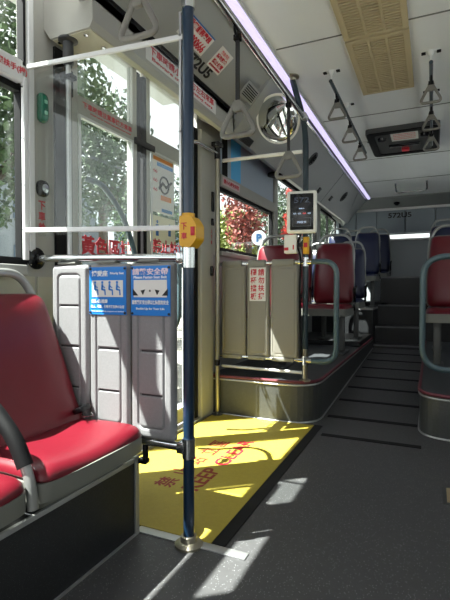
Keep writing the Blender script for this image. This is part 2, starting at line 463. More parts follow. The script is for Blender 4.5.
# details of the left wall
b = B(); b.box(WX, WX+.006, YF, 1.385, .0, .955); b.box(WX, WX+.006, 1.40, 1.50, 0, .955); struct('wall_panel', b, wallB, wl)
b = B(); b.box(WX, WX+.03, YF, 1.335, .955, 1.0, .008); struct('window_ledge', b, mat('ledge_grey', '#8f908c', .45), wl)
b = B(); b.box(WX, WX+.014, 1.358, 1.385, 1.0, 2.12, .003); struct('window_post', b, whiteAlu, wl)
b = B(); b.box(WX, WX+.012, 1.50, 1.56, 0, 1.95); struct('door_seal', b, blackM, wl)
b = B(); b.box(WX, WX+.02, 4.48, 4.58, 1.2, 2.12, .004); b.box(WX, WX+.02, 6.38, 6.58, 1.2, 2.12, .004); struct('window_pillar', b, wallM, wl)
b = B(); b.box(WX, WX+.012, 3.2, 4.45, 1.79, 2.13, .004); q = struct('blind_panel', b, blueW, wl)
b = B(); b.box(WX+.012, WX+.014, 3.21, 3.31, 1.79, 2.13); struct('blind_edge', b, blackM, wl)
b = B(); b.box(WX+.012, WX+.015, 3.38, 3.58, 1.80, 2.13); struct('blind_stripe', b, cyanM, wl)
b = B(); b.box(WX, WX+.02, 3.17, 4.47, 1.70, 1.79, .003); struct('window_header', b, headM, wl)
t = thing('window_sticker', 'pinkish white strip with red characters on the window header behind the door', 'sticker', (WX+.02, 3.37, 1.72))
b = B(); plate((WX+.0205, 3.37, 1.745), XP, ZP, .34, .06, .0015, b=b); ob('backing', b, mat('pale_pink_sticker', '#cfb9bc', .5), t, False)
text('請小心輕放車窗', (WX+.0225, 3.37, 1.745), XP, ZP, .30, .036, redP, t)
b = B(); b.box(WX, WX+.05, 7.85, 8.1, .66, 2.3, .01); struct('corner_post', b, mat('corner', '#7c858b', .5), wl)
b = B(); b.box(WX+.0, WX+.03, 3.17, 6.4, 1.165, 1.20, .004); struct('window_sill', b, headM, wl)
b = B(); b.box(WX, WX+.006, 3.0, 6.4, .28, 1.165); struct('wall_panel', b, mat('rear_side_panel', '#8a8c8a', .5), wl)

# exit lamp, stop button and its writing on the pillar
t = thing('exit_lamp', 'oval green lamp high on the grey pillar beside the window', 'lamp', (WX, 1.43, 1.60))
b = B(); b.pad(densify(rpoly([(-.022, -.062), (.022, -.062), (.022, .062), (-.022, .062)], .03), .02), lambda a, c, d: V((WX+.002+d, 1.43+a, 1.66+c)), .008, .028); ob('lens', b, greenM, t)
b = B(); b.box(WX+.029, WX+.031, 1.422, 1.438, 1.675, 1.69, .002); b.box(WX+.029, WX+.031, 1.422, 1.438, 1.63, 1.645, .002); ob_split('light_mark', b, mat('pale_green', '#8fd0b8', .4), t)
t = thing('stop_request_button', 'small round black push button on the grey pillar under the green lamp', 'button', (WX, 1.43, 1.29))
b = B(); b.pad(densify(rpoly([(-.03, -.035), (.03, -.035), (.03, .035), (-.03, .035)], .03), .02), lambda a, c, d: V((WX+.002+d, 1.43+a, 1.325+c)), .006, .02); ob('housing', b, blackG, t)
b = B(); b.lathe((WX+.018, 1.43, 1.325), (1, 0, 0), [(.018, 0), (.018, .006), (0, .008)]); ob('button', b, chromeM, t)
for i, ch in enumerate('下車鈴'): 
    text(ch, (WX+.001, 1.43, 1.255-i*.045), XP, ZP, .036, .038, redP, t)

# ------------------------------------------------------------------ door header box with stickers
t = sempty('trim_6', (-1.37, 2.1, 1.95))
b = B(); b.prism([(-1.24, 1.45, 1.975), (-1.255, 1.45, 1.95), (-1.465, 1.45, 1.95), (-1.5, 1.45, 2.0), (-1.5, 1.45, 2.4), (-1.24, 1.45, 2.4)], (0, .16, 0))
b.prism([(-1.24, 1.61, 1.975), (-1.255, 1.61, 1.95), (-1.262, 1.61, 1.95), (-1.262, 1.61, 2.4), (-1.24, 1.61, 2.4)], (0, 1.26, 0))
b.prism([(-1.24, 2.85, 1.975), (-1.255, 2.85, 1.95), (-1.5, 2.85, 2.1), (-1.5, 2.85, 2.4), (-1.24, 2.85, 2.4)], (0, .02, 0))
o = struct('door_mechanism_cover', b, headM, t)
b = B(); b.prism([(-1.262, 1.61, 1.951), (-1.30, 1.61, 1.956), (-1.5, 1.61, 2.15), (-1.5, 1.61, 2.17), (-1.262, 1.61, 1.99)], (0, 1.24, 0)); b.box(-1.46, -1.26, 1.46, 1.605, 1.946, 1.952); struct('cover_underside', b, creamM, t)
b = B()
for x, y in ((-1.44, 1.48), (-1.30, 1.48), (-1.44, 1.59), (-1.30, 1.59)): b.lathe((x, y, 1.945), (0, 0, -1), [(.010, 0), (.010, .004), (0, .006)], 12)
ob_split('screw', b, chromeM, t)
b = B(); b.box(-1.2405, -1.236, 1.47, 2.86, 2.095, 2.11); struct('cover_seal', b, blackM, t)
# sticker on the side of the cover
t = thing('warning_sticker', 'long white strip with red writing along the side of the cover above the door', 'sticker', (-1.24, 2.2, 1.99))
b = B(); plate((-1.24, 2.20, 2.035), XP, ZP, .76, .085, .0015, b=b); ob('backing', b, whiteM, t, False)
text('下車時請小心後方左右來車', (-1.2385, 2.20, 2.052), XP, ZP, .70, .042, redP, t)
text('Beware of oncoming cars', (-1.2385, 2.20, 2.012), XP, ZP, .66, .022, redP, t)
# cove notices
cU = V((.29, 0, .23)).normalized()        # "up" along the cove
def cv(y, s): return V((-1.24, y, 2.115))+cU*s
def notice(name, label, y, s, w, h, lines, m=whiteM):
    c = cv(y, s); t = thing(name, label, 'notice', c)
    n = V(XP).cross(cU)
    b = B(); plate(c+n*.001, XP, cU, w, h, .0015, b=b); ob('backing', b, m, t, False)
    for (str_, dx, dy, ww, hh, mm) in lines:
        text(str_, c+V(XP)*dx+cU*dy+n*.003, XP, cU, ww, hh, mm, t, off=.03)
    return t, c, n
t, c, n = notice('fare_notice', 'white notice with dark blue and red heading and red digits on the left cove', 2.10, .155, .26, .115,
    [('乘客服務專線', 0, .030, .22, .036, redP), ('02-0000666', 0, -.025, .22, .048, redP)])
b = B(); plate(c+n*.0025+V(XP)*0+cU*.053, XP, cU, .26, .008, .0012, b=b); ob('border', b, blueP, t, False)
t, c, n = notice('safety_notice', 'pinkish white notice with rows of red characters on the left cove beside the vent end', 2.385, .155, .15, .13,
    [('緊急逃生', 0, .042, .09, .022, pinkP), ('請勿飲食', 0, .012, .12, .028, redP), ('禁止吸煙', 0, -.022, .12, .028, redP), ('請保持車內整潔謝謝合作', 0, -.048, .13, .012, redP)])
o = text('572U5', cv(2.26, .060)+V((0, 0, 0)), XP, cU, .29, .062, blackP, None, name='vehicle_number', off=.035, org=tuple(cv(2.26, .03)))
for v in o.data.vertices: v.co += V(XP).cross(cU)*.001
tag(o, 'black vehicle number 572U5 painted on the left cove above the door', 'number')

# cove fittings further back
def rv(y, s): return V((-1.27, y, 1.975))+V((.32, 0, .37)).normalized()*s
rU = V((.32, 0, .37)).normalized(); rN = V(XP).cross(rU)
def louvre(label, y, s, w, h):
    t = thing('air_vent', label, 'vent', rv(y, s), 'vents in the left cove'); c = rv(y, s)
    b = B(); plate(c, XP, rU, w, h, .006, .002, b=b); ob('frame', b, greyD if h < .08 else coveM, t)
    b = B()
    for k in range(6): plate(c+rU*((k-2.5)*h/7.5)+rN*.006, XP, rU, w*.82, h/18, .003, b=b)
    ob_split('slat', b, blackM, t, False)
louvre('slatted vent high in the left cove just before the round mirror', 2.78, .27, .2, .10)
louvre('small slatted vent low in the left cove under the round mirror', 3.12, .03, .2, .06)
for y, s, lb in ((4.45, .28, 'dark oval speaker in the left cove behind the round mirror'), (6.3, .25, 'dark round nozzle at the far end of the left cove')):
    t = thing('cove_nozzle', lb, 'air nozzle', rv(y, s)); c = rv(y, s)
    b = B(); b.lathe(c, rN, [(.075, 0), (.075, .008), (.062, .014), (.055, .006)], 24); ob('ring', b, greyD, t)
    b = B()
    for k in (-1, 0, 1): plate(c+rU*k*.03+rN*.006, XP, rU, .09, .012, .006, b=b)
    b.lathe(c, rN, [(.056, .003), (0, .003)], 24); ob('grille', b, blackM, t)
for k, (y, s) in enumerate(((5.25, .10), (5.85, .12))):
    b = B(); plate(rv(y, s), XP, rU, .09, .07, .008, .003, b=b)
    o = ob('cove_switch', b, blackG); tag(o, ('nearer' if k == 0 else 'farther')+' of two small dark square fittings low on the left cove near the rear', 'switch', 'square fittings on the cove')
b = B(); c = V((-1.39, 4.3, 2.04)); b.lathe(c, (0, 0, -1), [(.10, 0), (.10, .02), (.07, .03), (0, .03)], 24)
tag(ob('round_speaker', b, blackM), 'flat black round speaker under the left cove by the window pillar', 'speaker')

# round mirror
mc = V((-.985, 3.05, 2.085)); mn = V((-.15, -.9, -.42)).normalized()
t = thing('convex_mirror', 'round convex mirror with cream rim mounted on the left cove', 'mirror', mc)
b = B(); b.lathe(mc, mn, [(0, -.04), (.13, -.035), (.160, -.01), (.167, .004), (.163, .012), (.155, .010), (.15, .004)], 48); ob('rim', b, creamDev, t)
b = B(); b.lathe(mc, mn, [(.153, .004)]+[(.153*math.cos(a), .004+.035*math.sin(a)) for a in [PI/2*i/10 for i in range(1, 10)]]+[(.0005, .039)], 48); ob('mirror_glass', b, mirrorM, t)
b = B(); b.cyl(mc-mn*.03, (-1.13, 3.13, 2.13), .014); ob('bracket', b, greyD, t)

# ------------------------------------------------------------------ doors
def leaf(name, y0, y1, txt):
    q = sempty(name, (WX, (y0+y1)/2, 0)); x = WX-.01
    b = B(); fw = .04
    b.box(x-.02, x+.02, y0, y0+fw, .03, 2.14, .004); b.box(x-.02, x+.02, y1-fw, y1, .03, 2.14, .004)
    b.box(x-.02, x+.02, y0+fw, y1-fw, .03, .12, .004); b.box(x-.02, x+.02, y0+fw, y1-fw, 1.71, 1.80, .004); b.box(x-.02, x+.02, y0+fw, y1-fw, 2.11, 2.14)
    struct('door_frame', b, headM, q)
    b = B(); a0, a1 = y0+fw, y1-fw
    b.ring([(x+.021, a0, .12), (x+.021, a1, .12), (x+.021, a1, 1.71), (x+.021, a0, 1.71)], [(x+.021, a0+.012, .132), (x+.021, a1-.012, .132), (x+.021, a1-.012, 1.698), (x+.021, a0+.012, 1.698)], (.006, 0, 0)); struct('pane_bead', b, whiteAlu, q)
    for z0, z1 in ((.12, 1.71), (1.80, 2.11)):
        b = B(); b.box(x-.004, x+.004, a0, a1, z0, z1); struct('glass_pane', b, winG, q)
    b = B(); b.box(x-.02, x+.02, y0-.03, y0, .03, 2.1); b.box(x-.02, x+.02, y1, y1+.03, .03, 2.1); struct('rubber_seal', b, blackM, q)
    return q, x
d1, x = leaf('door_1', 1.60, 2.10, '')
text('下車時請注意車後方來車', (x+.0205, 1.86, 1.765), XP, ZP, .38, .030, redP, d1)
text('Watch out for vehicles approaching from behind', (x+.0205, 1.88, 1.737), XP, ZP, .32, .010, redP, d1)
text('黃色區域', (x+.006, 1.865, 1.115), XP, ZP, .40, .095, redP, d1, off=.03)
b = B(); b.tube(fillet([(x+.03, 1.68, 1.42), (x+.09, 1.72, 1.40), (x+.09, 1.88, 1.28), (x+.09, 2.0, 1.05), (x+.09, 2.02, .7), (x+.03, 2.02, .62)], .12), .014, 10); ob('grab_bar', b, loopM, d1)
d2, x = leaf('door_2', 2.19, 2.70, '')
text('禁止站立', (x+.006, 2.46, 1.165), XP, ZP, .38, .085, redP, d2, off=.03)
b = B(); b.tube(fillet([(x+.03, 2.62, 1.42), (x+.1, 2.60, 1.40), (x+.1, 2.52, 1.28), (x+.1, 2.42, 1.08), (x+.1, 2.41, .7), (x+.03, 2.41, .62)], .12), .014, 10); ob('grab_bar', b, loopM, d2)
b = B(); b.box(x+.02, x+.035, 2.07, 2.26, 1.70, 1.735, .003); b.box(x+.015, x+.03, 2.13, 2.165, 1.64, 1.80, .003); ob('latch', b, blackM, d2)
# posters on the second leaf
t = thing('safety_poster', 'white poster with orange, blue and dark drawing stuck on the door glass', 'poster', (x+.006, 2.39, 1.36))
b = B(); plate((x+.0045, 2.39, 1.535), XP, ZP, .25, .34, .0015, b=b); ob('backing', b, whiteM, t, False)
px = x+.0065
b = B(); plate((px, 2.39, 1.685), XP, ZP, .22, .022, .001, b=b); ob('heading_band', b, orangeP, t, False)
b = B(); plate((px, 2.41, 1.655), XP, ZP, .18, .022, .001, b=b); plate((px, 2.43, 1.385), XP, ZP, .12, .02, .001, b=b); ob_split('blue_band', b, mat('light_blue_print', '#4b8ac4', .5), t, False)
b = B(); b.tube([(px, 2.40+.05*math.cos(a), 1.54+.05*math.sin(a)) for a in [i*PI/8 for i in range(16)]], .006, 6, True); b.tube([(px, 2.34, 1.51), (px, 2.38, 1.55), (px, 2.42, 1.53), (px, 2.48, 1.57)], .009, 6); ob('drawing', b, blackP, t)
b = B(); plate((px, 2.42, 1.46), XP, ZP, .12, .03, .001, b=b); ob_split('drawing_base', b, orangeP, t, False)
for z in (1.61, 1.555, 1.50): text('小心', (px, 2.30, z), XP, ZP, .045, .022, redP, t)
t = thing('pictogram_poster', 'cream poster with two blue figures under the tall poster on the door', 'poster', (x+.006, 2.39, 1.25))
b = B(); plate((x+.0045, 2.39, 1.265), XP, ZP, .28, .16, .0015, b=b); ob('backing', b, mat('cream_paper', '#dfdcc0', .6), t, False)
for yy, hh in ((2.32, .07), (2.46, .05)):
    b = B(); plate((px, yy, 1.26), XP, ZP, .03, hh, .001, b=b); b.lathe((px, yy, 1.26+hh/2+.014), (1, 0, 0), [(.011, .001), (0, .001)], 14); ob_split('figure', b, blueP, t, False)
# fixed pillar after the doors, with lock fittings
t = sempty('trim_7', (-1.47, 2.95, 0))
b = B(); b.box(WX-.02, WX+.06, 2.775, 2.965, .0, 2.0, .01); struct('pillar', b, headM, t)
b = B(); b.box(WX-.03, WX+.03, 2.73, 2.775, .0, 2.0); struct('pillar_seal', b, blackM, t)
b = B(); b.box(WX+.06, WX+.075, 2.92, 2.95, 1.46, 1.60, .004); b.box(WX+.06, WX+.075, 2.915, 2.945, 1.36, 1.41, .006); b.box(WX+.06, WX+.08, 2.90, 2.93, 1.0, 1.07, .006); ob_split('lock_fitting', b, blackG, t)
for i, ch in enumerate('上下車'): text(ch, (WX+.0605, 2.925, 1.32-i*.04), XP, ZP, .02, .028, redP, t)
# door shafts
for y, lb in ((1.485, 'upright steel door shaft under the near end of the door cover'),):
    t = thing('door_shaft', lb, 'door shaft', (-1.40, y, 0))
    b = B(); b.cyl((-1.40, y, .02), (-1.40, y, 1.95), .011); ob('shaft', b, aluM, t)
    b = B(); b.lathe((-1.40, y, 1.95), (0, 0, -1), [(.04, 0), (.04, .008), (.022, .014), (.022, .10), (.016, .11)]); ob('bearing', b, greyD, t)
    b = B(); b.box(-1.43, -1.37, y-.02, y+.02, 1.78, 1.80, .004); b.box(-1.46, -1.40, y+.01, y+.03, 1.72, 1.83, .004); ob('clamp', b, blackM, t)
b = B(); b.box(-1.73, -1.55, 1.42, 2.75, 2.19, 2.21, .004); struct('added_sun_blocker', b, aluM)  # slab added outside to block sun through the upper door panes
# threshold
b = B(); b.box(-1.5, -1.44, 1.60, 2.86, 0, .02, .004); struct('trim_8', b, aluM)

# ------------------------------------------------------------------ floor mat and strips
t = thing('floor_mat', 'yellow mat with KEEP CLEAR writing in front of the door', 'mat', (-1.07, 2.2, 0))
b = B(); b.prism([(-1.43, 1.425, .0), (-.705, 1.425, .0), (-.705, 2.965, .0), (-1.43, 2.965, .0)], (0, 0, .006)); ob('mat_sheet', b, yelM, t, False)
text('KEEP', (-.985, 1.90, .006), XP, (-1, 0, 0), .26, .085, redD, t, off=.02)
text('CLEAR', (-.985, 2.29, .006), XP, (-1, 0, 0), .41, .085, redP, t, off=.02)
for ch, y in zip('禁止站立區', (1.80, 1.94, 2.09, 2.24, 2.38)): text(ch, (-1.12, y, .006), XP, (-1, 0, 0), .10, .10, redD, t, off=.015)
b = B(); b.box(-1.0, -.56, 1.385, 1.425, 0, .005, .002); o = ob('threshold_strip', b, aluM); tag(o, 'flat light metal strip across the near edge of the yellow mat', 'floor strip')
b = B(); b.box(-.704, -.652, 1.43, 2.985, 0, .004); o = ob('edge_strip', b, stripM); tag(o, 'long black strip along the aisle side of the yellow mat', 'floor strip')
def fz(y): return 0 if y < 3.2 else (y-3.2)*.0483
for i, (y, lb) in enumerate(((2.81, 'first black grip strip across the grey floor, before the aisle ramp'), (3.24, 'second grip strip, across the foot of the aisle ramp between the platforms'),
    (3.68, 'third grip strip from the front, on the aisle ramp'), (4.1, 'fourth grip strip from the front, on the aisle ramp'), (4.52, 'fifth grip strip from the front, on the aisle ramp'),
    (4.95, 'sixth grip strip from the front, on the aisle ramp'), (5.38, 'seventh grip strip from the front, in the dark of the aisle'), (5.82, 'last black grip strip before the rear steps'))):
    x0, x1 = (-.62, -.05) if i == 0 else (-.67, -.08)
    b = B(); b.add([(x0, y-.022, fz(y-.022)+.004), (x1, y-.022, fz(y-.022)+.004), (x1, y+.022, fz(y+.022)+.004), (x0, y+.022, fz(y+.022)+.004),
        (x0, y-.022, fz(y-.022)), (x1, y-.022, fz(y-.022)), (x1, y+.022, fz(y+.022)), (x0, y+.022, fz(y+.022))], [(0, 1, 2, 3), (7, 6, 5, 4), (0, 4, 5, 1), (1, 5, 6, 2), (2, 6, 7, 3), (3, 7, 4, 0)])
    tag(ob('grip_strip', b, stripM, smooth=False), lb, 'floor strip', 'black grip strips on the aisle floor')
t = thing('floor_hatch_handle', 'tan recessed plate with grey rim set in the floor at the right edge', 'floor plate', (.13, 2.19, 0))
b = B(); b.box(.05, .21, 2.10, 2.29, 0, .004, .002); ob('rim', b, greyD, t)
b = B(); b.box(.065, .195, 2.12, 2.27, .002, .007, .002); ob('plate', b, mat('tan_plate', '#9b8a6a', .5), t)

# ------------------------------------------------------------------ front partition
YP = 1.391
def relief_panel(b, x0, x1, z0, z1, yf, th, slits, rad=.02, groove=.035, gw=.007, gd=.006, nx=56, nz=150):
    w = x1-x0; h = z1-z0
    def sd(x, z, hx, hz, r):
        qx = abs(x)-hx+r; qz = abs(z)-hz+r
        return math.hypot(max(qx, 0), max(qz, 0))+min(max(qx, qz), 0)-r
    def f(u, v):
        x = (u-.5)*w; z = (v-.5)*h
        d = -sd(x, z, w/2, h/2, rad)
        y = 0
        if d < .012: y += (.012-max(d, 0))**2/.012*1.1
        g = abs(-sd(x, z, w/2-groove, h/2-groove*1.1, .02))
        if g < gw: y += gd*(1+math.cos(PI*g/gw))/2
        for s in slits:
            if abs(x) < w/2-groove-.008 and abs(v-s)*h < .006: y += .007*(1-(abs(v-s)*h/.006)**4)
        return V((x0+w/2+x, yf+y, z0+h/2+z))
    b.grid(f, nx, nz)
    b.box(x0+.002, x1-.002, yf+.0135, yf+th, z0+.002, z1-.002, .004)
t = thing('front_partition', 'grey three-panel partition with chrome rails beside the red side seat', 'partition', (-1.13, YP, .36))
for i, (x0, x1) in enumerate(((-1.388, -1.206), (-1.197, -1.014), (-1.005, -.826))):
    b = B(); relief_panel(b, x0, x1, .362, .998, YP-.022, .04, (.25, .5, .75)); p = ob('panel', b, panelM, t)
    b = B()
    for s in (.25, .5, .75): b.box(x0+.046, x1-.046, YP-.0165, YP-.0155, .362+.636*s-.0035, .362+.636*s+.0035)
    ob('slit', b, slitM, p, False)
    b = B(); b.box(x0+.03, x1-.06, YP-.02, YP+.02, 1.0, 1.010, .004); ob('rail_clip', b, shellM, t)
    if i: 
        w = x1-x0-.012; cx = (x0+x1)/2; yy = YP-.0245
        b = B(); plate((cx, yy+.001, .897), FX, ZP, w, .178, .002, b=b); s = ob('sign_plate', b, signBlue, p, False, label='blue and white notice plate')
        b = B(); plate((cx, yy-.0012, .905), FX, ZP, w*.84, .062, .001, b=b); ob('white_field', b, whiteM, s, False)
        b = B()
        for sx in (-1, 1):
            for sz in (-1, 1): b.lathe((cx+sx*(w/2-.006), yy-.001, .897+sz*.082), (0, -1, 0), [(.005, 0), (.004, .003), (0, .003)], 10)
        ob_split('bolt', b, blackP, s)
        yt = yy-.0015
        if i == 1:
            text('博愛座', (cx-.035, yt, .962), FX, ZP, .075, .022, whiteP, s); text('Priority Seat', (cx+.045, yt, .961), FX, ZP, .062, .011, whiteP, s)
            text('請優先禮讓', (cx-.036, yt, .858), FX, ZP, .075, .015, whiteP, s)
            text('老人、孕婦、行動不便及抱小孩者', (cx, yt, .838), FX, ZP, .155, .012, whiteP, s); text('Yield seat to elderly, pregnant and disabled', (cx, yt, .820), FX, ZP, .150, .006, whiteP, s)
            b = B()
            for k in range(4):
                gx = cx-.052+k*.034
                b.lathe((gx-.004, yy-.002, .928), (0, -1, 0), [(.0055, .001), (0, .001)], 12)
                for a, c, hw in (((gx-.004, .921), (gx-.006, .902), .004), ((gx-.006, .902), (gx+.008, .900), .003), ((gx+.008, .900), (gx+.009, .882), .0025), ((gx-.004, .915), (gx+.007, .909), .002)):
                    a = V((a[0], yy-.0028, a[1])); c = V((c[0], yy-.0028, c[1])); d = c-a
                    b.obox((a+c)/2, d, V((0, 1, 0)).cross(d.normalized()), d.length+.002, hw*2, .001)
            ob_split('pictogram', b, signBlue, s, False)
        else:
            text('請繫安全帶', (cx, yt, .966), FX, ZP, .15, .024, mat('pale_pink_print', '#f0dce4', .5), s); text('Please Fasten Seat Belt', (cx, yt, .946), FX, ZP, .14, .010, whiteP, s)
            text('請您繫好安全帶以保障您的安全', (cx, yt, .856), FX, ZP, .155, .016, whiteP, s); text('Buckle Up for Your Life', (cx, yt, .832), FX, ZP, .12, .010, whiteP, s)
            b = B()
            for sx in (-1, 1):
                b.prism([(cx+sx*.074, yy-.003, .880), (cx+sx*.050, yy-.003, .880), (cx+sx*.074, yy-.003, .905)], (0, .001, 0))
                b.prism([(cx+sx*.02, yy-.003, .902), (cx+sx*.04, yy-.003, .898), (cx+sx*.030, yy-.003, .882)], (0, .001, 0))
            b.lathe((cx-.0, yy-.002, .897), (0, -1, 0), [(.004, .001), (0, .001)], 10)
            ob_split('pictogram', b, blackP, s, False)
b = B(); b.cyl((-1.485, YP, 1.030), (-.79, YP, 1.012), .015); ob('top_rail', b, chromeM, t)
b = B(); b.lathe((-1.494, YP, 1.030), (1, 0, 0), [(.045, 0), (.045, .006), (.022, .014), (.022, .03), (.016, .034)]); ob('wall_flange', b, blackG, t)
b = B(); b.tube(fillet([(-.79, YP, .345), (-1.0, YP, .345), (-1.06, YP, .345)], .05), .015); ob('bottom_rail', b, chromeM, t)
b = B(); b.cyl((-.955, YP, .27), (-.955, YP, .345), .011); b.box(-.985, -.945, YP-.015, YP+.015, .262, .28, .004); ob('support_bracket', b, blackG, t)
for z in (1.012, .345):
    b = B(); b.cyl((-.774, YP, z-.035), (-.774, YP, z+.035), .0235); b.box(-.815, -.78, YP-.02, YP+.02, z-.02, z+.02, .006); ob('clamp', b, chromeM, t)
# acrylic screen above the partition
t = thing('clear_screen', 'clear acrylic screen with white aluminium bars above the grey partition', 'screen', (-1.13, YP, 1.1))
b = B(); b.prism([(x, YP-.002, z) for x, z in rpoly([(-1.478, 1.12), (-.80, 1.12), (-.80, 1.785), (-1.478, 1.785)], .01)], (0, .004, 0)); ob('acrylic_pane', b, acrG, t, False)
b = B(); b.obox((-1.135, 1.372, 1.785), (1, .05, -.03), (-.05, 1, 0), .71, .012, .017, .002); ob('top_bar', b, whiteAlu, t)
b = B(); b.obox((-1.137, 1.353, 1.127), (1, .10, -.03), (-.1, 1, 0), .69, .012, .018, .002); ob('bottom_bar', b, whiteAlu, t)
b = B(); b.box(-.807, -.797, YP-.008, YP+.008, 1.05, 1.86, .002); ob('side_strip', b, aluM, t)
b = B(); b.box(-1.484, -1.468, 1.315, 1.335, 1.02, 1.74, .002); ob('side_strip', b, whiteAlu, t)
b = B()
for z in (1.14, 1.32, 1.5, 1.7): b.lathe((-1.476, 1.315, z), (0, -1, 0), [(.005, 0), (.004, .003), (0, .003)], 10)
for z in (1.13, 1.45, 1.78): b.lathe((-.802, YP-.008, z), (0, -1, 0), [(.005, 0), (.004, .003), (0, .003)], 10)
ob_split('screw', b, chromeM, t)
# front pole
t = thing('grab_pole', 'dark blue upright pole standing at the near corner of the yellow mat', 'pole', (-.774, YP, 0))
b = B(); b.cyl((-.774, YP, .02), (-.774, YP, 1.90), .0195, 24); ob('pole', b, navyM, t)
b = B(); b.lathe((-.774, YP, 0), (0, 0, 1), [(.05, 0), (.05, .008), (.042, .014), (.03, .018), (.028, .035), (.02, .037)], 32); ob('floor_flange', b, goldM, t)
b = B(); b.tube(fillet([(-.774, YP, 1.88), (-.774, YP, 2.06), (-.80, YP+.02, 2.2), (-.84, YP, 2.35)], .08), .0165); ob('top_tube', b, chromeM, t)
b = B(); b.cyl((-.774, YP, 1.865), (-.774, YP, 1.90), .023); ob('joint_sleeve', b, chromeM, t)
b = B()
for a in (0, 2.1, 4.2): b.lathe((-.774+.04*math.cos(a), YP+.04*math.sin(a), .008), (0, 0, 1), [(.006, 0), (.005, .004), (0, .005)], 10)
ob_split('bolt', b, chromeM, t)
# yellow bell box
t = thing('stop_bell', 'yellow bell push box with red writing clamped to the front pole', 'bell push', (-.75, YP-.03, 1.04))
b = B(); b.prism([(x, YP-.030, z) for x, z in rpoly([(-.793, 1.052), (-.752, 1.045), (-.728, 1.072), (-.728, 1.122), (-.748, 1.152), (-.793, 1.156)], .008, 4)], (0, .06, 0)); ob('housing', b, yellowP, t)
b = B(); b.box(-.748, -.733, YP-.033, YP-.029, 1.085, 1.115, .001); ob('push_button', b, redP, t)
for i, ch in enumerate('下車'): text(ch, (-.774, YP-.0305, 1.118-i*.033), FX, ZP, .022, .024, redP, t)
b = B(); b.cyl((-.774, YP, 1.04), (-.774, YP, 1.165), .0225); ob('clamp', b, yellowP, t)

# ------------------------------------------------------------------ rear partition on the platform
YR = 3.033; t = thing('rear_partition', 'grey three-panel partition with looped blue-grey rail on the left platform', 'partition', (-1.1, YR, .42))
for i, (x0, x1) in enumerate(((-1.405, -1.214), (-1.204, -1.036), (-1.028, -.827))):
    b = B(); relief_panel(b, x0, x1, .43, 1.075, YR-.02, .036, (), groove=.022, gw=.006, gd=.003, nx=36, nz=80); p = ob('panel', b, rearPanM, t)
    b = B(); b.box(x0+.01, x1-.03, YR-.026, YR+.026, 1.065, 1.112, .01); b.box(x0+.01, x1-.03, YR-.026, YR+.026, .405, .435, .008); ob('rail_clip', b, mat('clip_grey', '#84837b', .5), t)
    if i == 1:
        b = B(); plate((-1.12, YR-.0225, .94), FX, ZP, .12, .235, .0015, b=b); s = ob('sticker', b, whiteM, p, False)
        for k, ch in enumerate('欄杆擋板'): text(ch, (-1.15, YR-.0245, 1.025-k*.056), FX, ZP, .045, .048, redP, s, off=.02)
        for k, ch in enumerate('請勿扶握'): text(ch, (-1.092, YR-.0245, 1.025-k*.056), FX, ZP, .045, .048, redP, s, off=.02)
b = B(); b.cyl((-1.43, YR, 1.09), (-.79, YR, 1.09), .013); ob('top_rail', b, chromeM, t)
b = B(); b.cyl((-1.43, YR, .42), (-.79, YR, .42), .013); ob('bottom_rail', b, chromeM, t)
b = B(); b.cyl((-1.40, YR-.01, .345), (-.80, YR-.01, .337), .011); ob('foot_rail', b, whiteAlu, t)
b = B(); b.tube(fillet([(-.765, YR, 1.09), (-.575, YR, 1.09), (-.575, YR, .42), (-.765, YR, .42)], .12, 10), .0185, 14); ob('loop_rail', b, loopM, t)
b = B(); b.cyl((-1.40, YR, 1.842), (-.81, YR, 1.835), .013); ob('upper_rail', b, creamDev, t)
for z in (1.09, .42):
    b = B(); b.cyl((-.784, YR, z-.03), (-.784, YR, z+.03), .023); b.cyl((-.83, YR, z), (-.74, YR, z), .021); ob('clamp', b, chromeM, t)
# chrome post at the door end
t = thing('door_post', 'slim brassy steel post between the door and the left platform', 'pole', (-1.40, 2.94, 0))
b = B(); b.cyl((-1.40, 2.94, .01), (-1.40, 2.94, 1.93), .0155); ob('pole', b, goldM, t)
b = B(); b.lathe((-1.40, 2.94, 0), (0, 0, 1), [(.04, 0), (.04, .008), (.025, .014), (.016, .03)]); ob('floor_flange', b, greyD, t)
b = B(); b.tube(fillet([(-1.46, 2.5, 1.80), (-1.40, 2.6, 1.86), (-1.40, 2.94, 1.87)], .05), .013); ob('cross_tube', b, chromeM, t)
b = B(); b.cyl((-1.40, 2.94, 1.83), (-1.40, 2.94, 1.91), .021); b.box(-1.43, -1.37, 2.90, 2.98, 1.915, 1.945, .005); b.cyl((-1.40, 2.94, .36), (-1.40, 2.94, .40), .02); ob_split('clamp', b, blackG, t)
# rear pole with bent top
t = thing('bent_grab_pole', 'dark slate pole with bent top standing on the left platform and carrying the card reader', 'pole', (-.784, YR, .28))
b = B(); b.tube(fillet([(-.784, YR, .5), (-.784, YR, 1.9), (-.80, YR, 2.05), (-.883, YR, 2.345)], .1), .0195, 20); ob('pole', b, slateM, t)
b = B(); b.cyl((-.784, YR, .28), (-.784, YR, .5), .0175); ob('lower_tube', b, goldM, t)
b = B(); b.lathe((-.883, YR, 2.35), (0, 0, -1), [(.05, 0), (.05, .008), (.03, .016), (.022, .03)]); ob('ceiling_flange', b, goldM, t)
b = B(); b.lathe((-.784, YR, .28), (0, 0, 1), [(.04, 0), (.04, .008), (.025, .014), (.018, .02)]); ob('floor_flange', b, goldM, t)
# long overhead rail
t = thing('overhead_rail', 'long steel rail under the left cove between the two poles', 'handrail', (-.8, 2.2, 2.06))
b = B(); b.cyl((-.79, YP, 2.063), (-.795, YR-.02, 2.052), .0155); ob('rail', b, chromeM, t)
for y in (YP, YR-.03):
    b = B(); b.cyl((-.79, y-.02, 2.06), (-.79, y+.03, 2.055), .024); ob('clamp', b, aluM, t)
